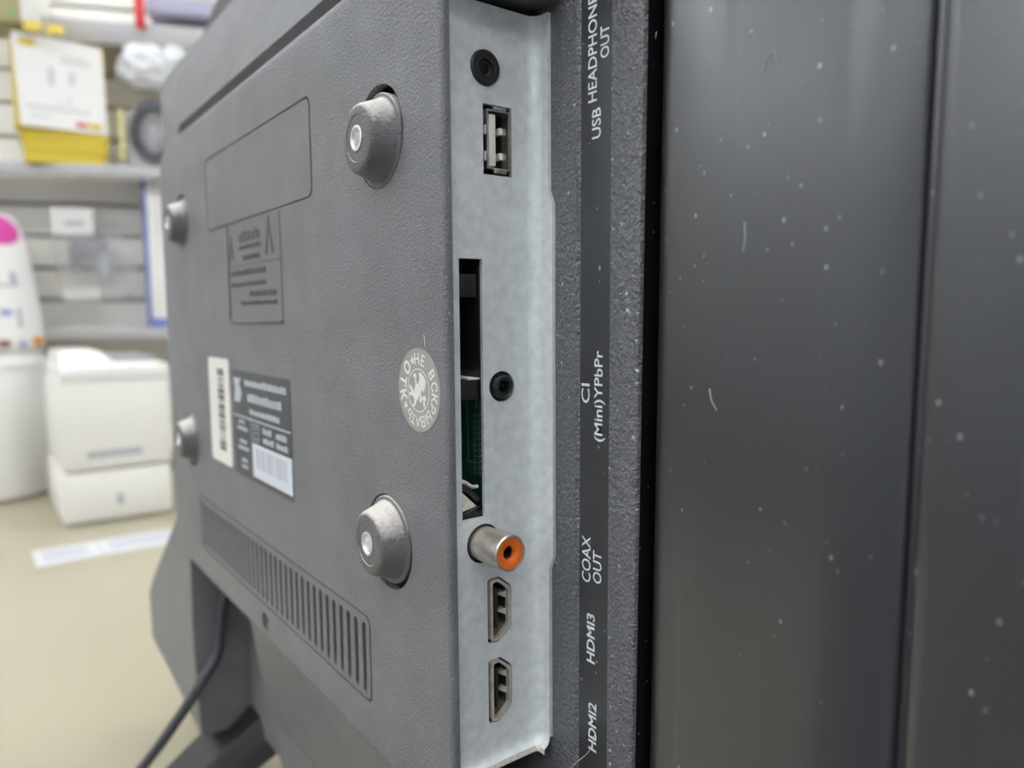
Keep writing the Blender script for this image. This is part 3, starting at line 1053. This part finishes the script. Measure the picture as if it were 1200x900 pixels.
# white printer on the counter; local x toward the camera, local y along its front
PR = thing('printer', 'white boxy printer with paper drawer on the cream counter behind the television', 'printer', (-826, 77, TZ), 0)
local('drawer', PR, -190, -1, -63, 69, 2, 70, m_offwhite, 5)
local('body', PR, -190, 0, -60, 71, 72.5, 190, m_offwhite, 4)
local('top_cover', PR, -190, 2, -58, 72.5, 188, 210, m_white, 6)
bm = bmesh.new()
add(bm, [(-8, -55, 209), (-8, 10, 209), (-185, 10, 209), (-185, -55, 209), (-30, -52, 227), (-30, -8, 227), (-180, -8, 227), (-180, -52, 227)],
    [(0, 1, 5, 4), (1, 2, 6, 5), (2, 3, 7, 6), (3, 0, 4, 7), (4, 5, 6, 7)])
link('raised_lid', bm_mesh(bm), m_offwhite, PR)
local('output_tray', PR, -185, -60, 14, 66, 209, 217, m_grey, 2)
local('name_strip', PR, 0.1, 0.6, -32, 34, 88, 97, m_mid)
local('drawer_mark', PR, -0.9, -0.3, 0, 8, 22, 37, m_mid)

# round tub with printed sleeve standing on it
TB = thing('storage_tub', 'white round tub standing on the counter left of the printer', 'tub', sd(-544, 1296, TZ), ANG)
TB.scale = (0.93, 0.93, 1)
bm = bmesh.new()
a_lathe(bm, [(0.1, 0), (108, 0), (114, 5), (113, 60), (107, 200), (104, 218), (98, 222), (0.1, 222)], (0, 0, 0), (0, 0, 1), 48)
link('tub_body', bm_mesh(bm), m_white, TB, True, 40)
bm = bmesh.new()
a_lathe(bm, [(108.6, 196), (109.2, 199), (109.0, 206), (107.2, 210)], (0, 0, 0), (0, 0, 1), 48)
link('rim', bm_mesh(bm), m_white, TB, True, 40)
TZT = TZ + 222
SLV = thing('printed_bag', 'white printed bag with pink top patch standing on the round tub', 'bag', sd(-544, 1296, TZT), ANG)
SLV.scale = (0.97, 0.97, 1)
bm = bmesh.new()
prof = [(0.1, 0), (100, 0), (103, 4), (99, 60), (90, 130), (80, 185), (70, 205), (40, 212), (0.1, 212)]
a_lathe(bm, prof, (0, 0, 0), (0, 0, 1), 48)
link('bag_body', bm_mesh(bm), m_carton, SLV, True, 40)


def rad_at(z):
    for (r0, z0), (r1, z1) in zip(prof[2:], prof[3:]):
        if z0 <= z <= z1:
            return r0 + (r1 - r0) * (z - z0) / (z1 - z0)
    return 40


def patch(name, m, a0, a1, z0, z1, shape=None):
    """print on the curved bag: a thin curved decal; angle in degrees from the side facing the camera"""
    bm = bmesh.new()
    nu, nv = 14, 10
    g = []
    for j in range(nv + 1):
        row = []
        for i in range(nu + 1):
            u, v_ = i / nu, j / nv
            if shape == 'oval':
                uu, vv_ = 2 * u - 1, 2 * v_ - 1
                uu, vv_ = uu * math.sqrt(1 - vv_ * vv_ / 2), vv_ * math.sqrt(1 - uu * uu / 2)
                u, v_ = (uu + 1) / 2, (vv_ + 1) / 2
            z = z0 + (z1 - z0) * v_
            A = radians(-90 + a0 + (a1 - a0) * u)
            r = rad_at(z) + 0.6
            row.append(bm.verts.new(Vector((r * cos(A), r * sin(A), z)) * MM))
        g.append(row)
    for j in range(nv):
        for i in range(nu):
            bm.faces.new((g[j][i], g[j][i + 1], g[j + 1][i + 1], g[j + 1][i]))
    return link(name, bm_mesh(bm), m, SLV, True)


patch('pink_patch', m_pink, 20, 88, 158, 204, 'oval')
patch('pink_patch', m_pink, 10, 52, 142, 172)
patch('grey_swirl', m_mid, 20, 66, 96, 100)
patch('grey_swirl', m_mid, 60, 68, 98, 118)
patch('blue_spot', m_blue, 46, 58, 54, 62, 'oval')
patch('grey_swirl', m_mid, 62, 66, 36, 64)
patch('orange_spot', mat('orange_print', (0.75, 0.33, 0.06), 0.5), 74, 96, 6, 22, 'oval')
patch('lilac_spot', m_lilac, 58, 70, 5, 16, 'oval')
patch('brown_spot', mat('brown_print', (0.2, 0.1, 0.08), 0.5), 42, 54, 6, 18, 'oval')


# shelf units on the slatwall
def shelf(label, s0, s1, d0, z0, lip, dd=None):
    t = thing('wall_shelf', label, 'shelf', sd((s0 + s1) / 2, DF - 20, z0), ANG)
    h = (s1 - s0) / 2
    D = DF - 20 - d0
    local('shelf_board', t, -h, h, -D + 2, 14, lip - 4, lip, m_shelf)
    local('front_lip', t, -h, h, -D, -D + 2, 0, lip + 1, m_shelf, 0.5)
    local('bracket', t, -h + 10, -h + 14, -D + 30, 14, lip - 40, lip - 4, m_shelf)
    local('bracket', t, h - 14, h - 10, -D + 30, 14, lip - 40, lip - 4, m_shelf)
    return t


SHZ = 228
KS = 1.0645
shelf('grey steel shelf carrying the yellow cartons', -900, 250, 1320, SHZ, 19)
shelf('grey steel shelf along the top of the picture', -424, 260, 1350, 444, 34)
shelf('lower grey steel shelf behind the printer', -700, 200, 1335, -30, 18)

# cartons on the middle shelf: three lying, one upright
top = SHZ + 19
zb = top
for i, (w_, h_, off) in enumerate([(104, 17, 0), (108, 17, 1), (113, 17, 0)]):
    lab = ('lowest of the three flat yellow cartons stacked on the shelf', 'middle of the three flat yellow cartons stacked on the shelf', 'uppermost flat yellow carton right under the upright white carton')[i]
    t = thing('flat_carton', lab, 'carton', sd((-388 + off) * KS, 1358, zb), ANG + radians(19), 'yellow cartons on the middle shelf')
    t.scale = (KS,) * 3
    local('carton_body', t, -w_ / 2, w_ / 2, -34, 30, 0, h_ - 1, m_yellow, 1)
    local('end_flap', t, -w_ / 2 + 6, w_ / 2 - 6, -34.8, -34, 2, h_ - 4, m_yellow)
    zb += (h_ - 1) * KS
UC = thing('upright_carton', 'upright white carton with yellow sides on top of the yellow cartons', 'carton', sd(-392 * KS, 1356, zb), ANG + radians(24))
UC.scale = (KS,) * 3
local('carton_body', UC, -57, 57, -38, 10, 0, 127, m_yellow, 1)
bm = bmesh.new()
add(bm, [(-53, -38.6, 1), (57, -38.6, 1), (55, -38.6, 126), (-58, -38.6, 130), (-53, -37.9, 1), (57, -37.9, 1), (55, -37.9, 126), (-58, -37.9, 130)],
    [(0, 1, 2, 3), (7, 6, 5, 4), (0, 4, 5, 1), (1, 5, 6, 2), (2, 6, 7, 3), (3, 7, 4, 0)])
front = link('front_panel', bm_mesh(bm), m_carton, UC)
for (nm, x0, x1, z0, z1, mm) in (('yellow_badge', -50, -30, 112, 122, m_yellow), ('red_badge', 16, 31, 7, 14, m_red), ('yellow_badge', 33, 50, 6, 15, m_yellow)):
    local(nm, front, x0, x1, -39.1, -38.5, z0, z1, mm)
for (x0, x1, z0, z1) in ((-16, -8, 62, 88), (10, 18, 66, 84), (-45, 34, 27, 31), (-40, -16, 15, 18), (8, 11, 36, 48), (-4, 0, 36, 40), (0, 40, 96, 99), (4, 36, 102, 105)):
    local('faint_print', front, x0, x1, -39.0, -38.5, z0, z1, mat('faint_grey_print', (0.62, 0.62, 0.6), 0.6))

# carton at top left corner on the upper shelf
t = thing('striped_carton', 'olive and white carton hanging at the top left corner', 'carton', sd(-483, 1330, 446), ANG)
local('carton_body', t, -60, 42, -40, 40, 0, 90, mat('olive_carton', (0.42, 0.37, 0.18), 0.5), 1)
local('edge_strip', t, 42, 58, -40, 40, 4, 90, m_carton, 1)
local('green_mark', t, 26, 34, -40.6, -40, 8, 16, mat('green_print', (0.2, 0.45, 0.2), 0.5))

# yellow price tags on a peg
for i, (s, z) in enumerate([(-424, 434), (-394, 431)]):
    o = sbox('price_tag', s - 12, s + 12, 1283, 1284, z, z + 14, mat('yellow_tag', (0.80, 0.62, 0.10), 0.5))
    tag(o, ('left' if i == 0 else 'right') + ' of the two yellow price tags above the white carton', 'price tag', 'yellow price tags')
t = thing('peg_hook', 'thin dark peg hook between the two yellow price tags', 'hook', sd(-409, 1404, 432), ANG)
local('rod', t, -1.5, 1.5, -120, 0, 13, 16, m_grey)
local('wall_plate', t, -8, 8, -4, 0, 0, 24, m_grey)
local('label_stem', t, -1.5, 1.5, -121, -118, -2, 26, m_grey)

# red tag and lilac carton on the upper shelf
o = sbox('red_card', -296, -281, 1344, 1347, 470, 530, m_red, 0.3)
tag(o, 'red shelf card clipped to the upper shelf front', 'card')
t = thing('lilac_carton', 'lilac and cream carton on the upper shelf above the plastic bags', 'carton', sd(-212, 1386, 479), ANG)
local('carton_body', t, -68, 68, -34, 30, 18, 44, m_lilac, 1)
local('lid', t, -69, 69, -35, 31, 44, 82, m_carton, 1)


# bagged goods
def blob(name, m, parent, cx, cy, cz, rx, ry, rz, seed, amp=0.16):
    bm = bmesh.new()
    bmesh.ops.create_icosphere(bm, subdivisions=4, radius=1)
    rnd = random.Random(seed)
    ph = [(Vector((rnd.uniform(-1, 1), rnd.uniform(-1, 1), rnd.uniform(-1, 1))) * rnd.uniform(2, 7), rnd.uniform(0, 6)) for _ in range(9)]
    for v in bm.verts:
        q = v.co
        p = Vector([math.copysign(abs(c) ** 0.7, c) for c in q])
        k = 1 + amp * sum(sin(w.dot(q) + f_) for w, f_ in ph) / 4
        v.co = Vector((cx + p.x * rx * k, cy + p.y * ry * k, cz + p.z * rz * k)) * MM
    return link(name, bm_mesh(bm), m, parent, True)


t = thing('cable_bag', 'clear bag with coiled dark cable standing on the shelf beside the television top', 'bag', sd(-281, 1362, SHZ + 19), ANG)
blob('pouch', m_bag, t, 0, 0, 56, 46, 28, 54, 3)
blob('white_insert', m_foil, t, -8, 14, 62, 34, 12, 50, 5)
bm = bmesh.new()
for k in range(3):
    c = [Vector((6 + (35 - 5 * k) * cos(2 * pi * j / 28), -14 - 4 * k + 2 * sin(3 * j), 60 + (47 - 5 * k) * sin(2 * pi * j / 28))) for j in range(29)]
    a_tube(bm, c, 5.2, 8)
link('cable_coil', bm_mesh(bm), m_cord, t, True)
local('plug', t, -4, 10, -22, -8, 18, 62, m_grey, 3)
local('yellow_strip', t, -44, -38, -30, -28, 12, 92, mat('pale_yellow_strip', (0.75, 0.68, 0.28), 0.5))
t = thing('white_bag', 'crumpled white plastic bag hanging above the coiled cable', 'bag', sd(-272, 1362, 374), ANG)


def crumple(name, m, parent, cx, cz, rx, rz, ry, seed):
    bm = bmesh.new()
    bmesh.ops.create_icosphere(bm, subdivisions=5, radius=1)
    rnd = random.Random(seed)
    dirs = [(Vector((rnd.uniform(-1, 1), rnd.uniform(-1, 1), rnd.uniform(-1, 1))).normalized() * rnd.uniform(3, 9), rnd.uniform(0, 6)) for _ in range(12)]
    for v in bm.verts:
        q = v.co.copy()
        p = Vector([math.copysign(abs(c) ** 0.75, c) for c in q])
        k = 1 + 0.07 * sum(abs(sin(w.dot(q) + f_)) - 0.6 for w, f_ in dirs)
        v.co = Vector((cx + p.x * rx * k, p.y * ry * (0.6 + 0.5 * k), cz + p.z * rz * k)) * MM
    return link(name, bm_mesh(bm), m, parent, True)


crumple('pouch', m_foil, t, -8, 38, 46, 34, 24, 4)
crumple('side_fold', m_foil, t, 30, 46, 24, 30, 16, 9)

# hanging blister pack under the middle shelf
t = thing('blister_pack', 'clear blister pack with white header card hanging on the slatwall', 'pack', sd(-388, 1376, 36), ANG)
local('header_card', t, -56, 7, -6, -4, 106, 150, m_carton)
local('header_print', t, -36, -8, -6.6, -6.1, 122, 128, m_mid)
blob('clear_shell', m_bag, t, 8, 0, 56, 62, 14, 58, 21, 0.05)
blob('inner_item', m_grey, t, -24, 0, 74, 10, 6, 26, 22, 0.05)
blob('inner_item', m_grey, t, 2, 0, 84, 20, 7, 18, 23, 0.05)
blob('inner_item', m_mid, t, 18, 0, 56, 12, 6, 30, 24, 0.05)
local('base_card', t, -46, 10, -5, 2, 0, 20, m_offwhite)
local('hang_rod', t, -2, 2, 2, 30, 140, 143, m_grey)

# slim blue and white carton standing on the lower shelf
t = thing('slim_carton', 'slim white carton with blue side standing beside the television edge', 'carton', sd(-292, 1376, -12), ANG + 0.25)
local('carton_body', t, -14, 14, -30, 40, 0, 246, m_blue, 2)
local('white_face', t, -9, 14.6, -30.8, 41, 16, 247, m_carton, 1)

# paper price strips lying on the counter
import functools
for i, (p0, p1) in enumerate([((-700, -26), (-682, 40)), ((-692, 42), (-734, 122))]):
    x = (-742, -672)
    y = ((-27, 38), (40, 132))[i]
    t = thing('price_strip', ('left' if i == 0 else 'right') + ' white printed paper strip lying in front of the printer', 'paper', (0, 0, TZ), 0, 'paper strips on the counter')
    t.location = Vector(((x[0] + x[1]) / 2, (y[0] + y[1]) / 2, TZ)) * MM
    h = (y[1] - y[0]) / 2
    local('sheet', t, -34, 34, -h, h, 0.1, 0.7, m_strip_paper)
    for k in range(5):
        local('faint_print', t, -22 + k * 9, -18 + k * 9, -h + 8, h - 10 - 3 * (k % 3), 0.7, 0.9, mat('faint_lilac_print', (0.40, 0.40, 0.45), 0.6))
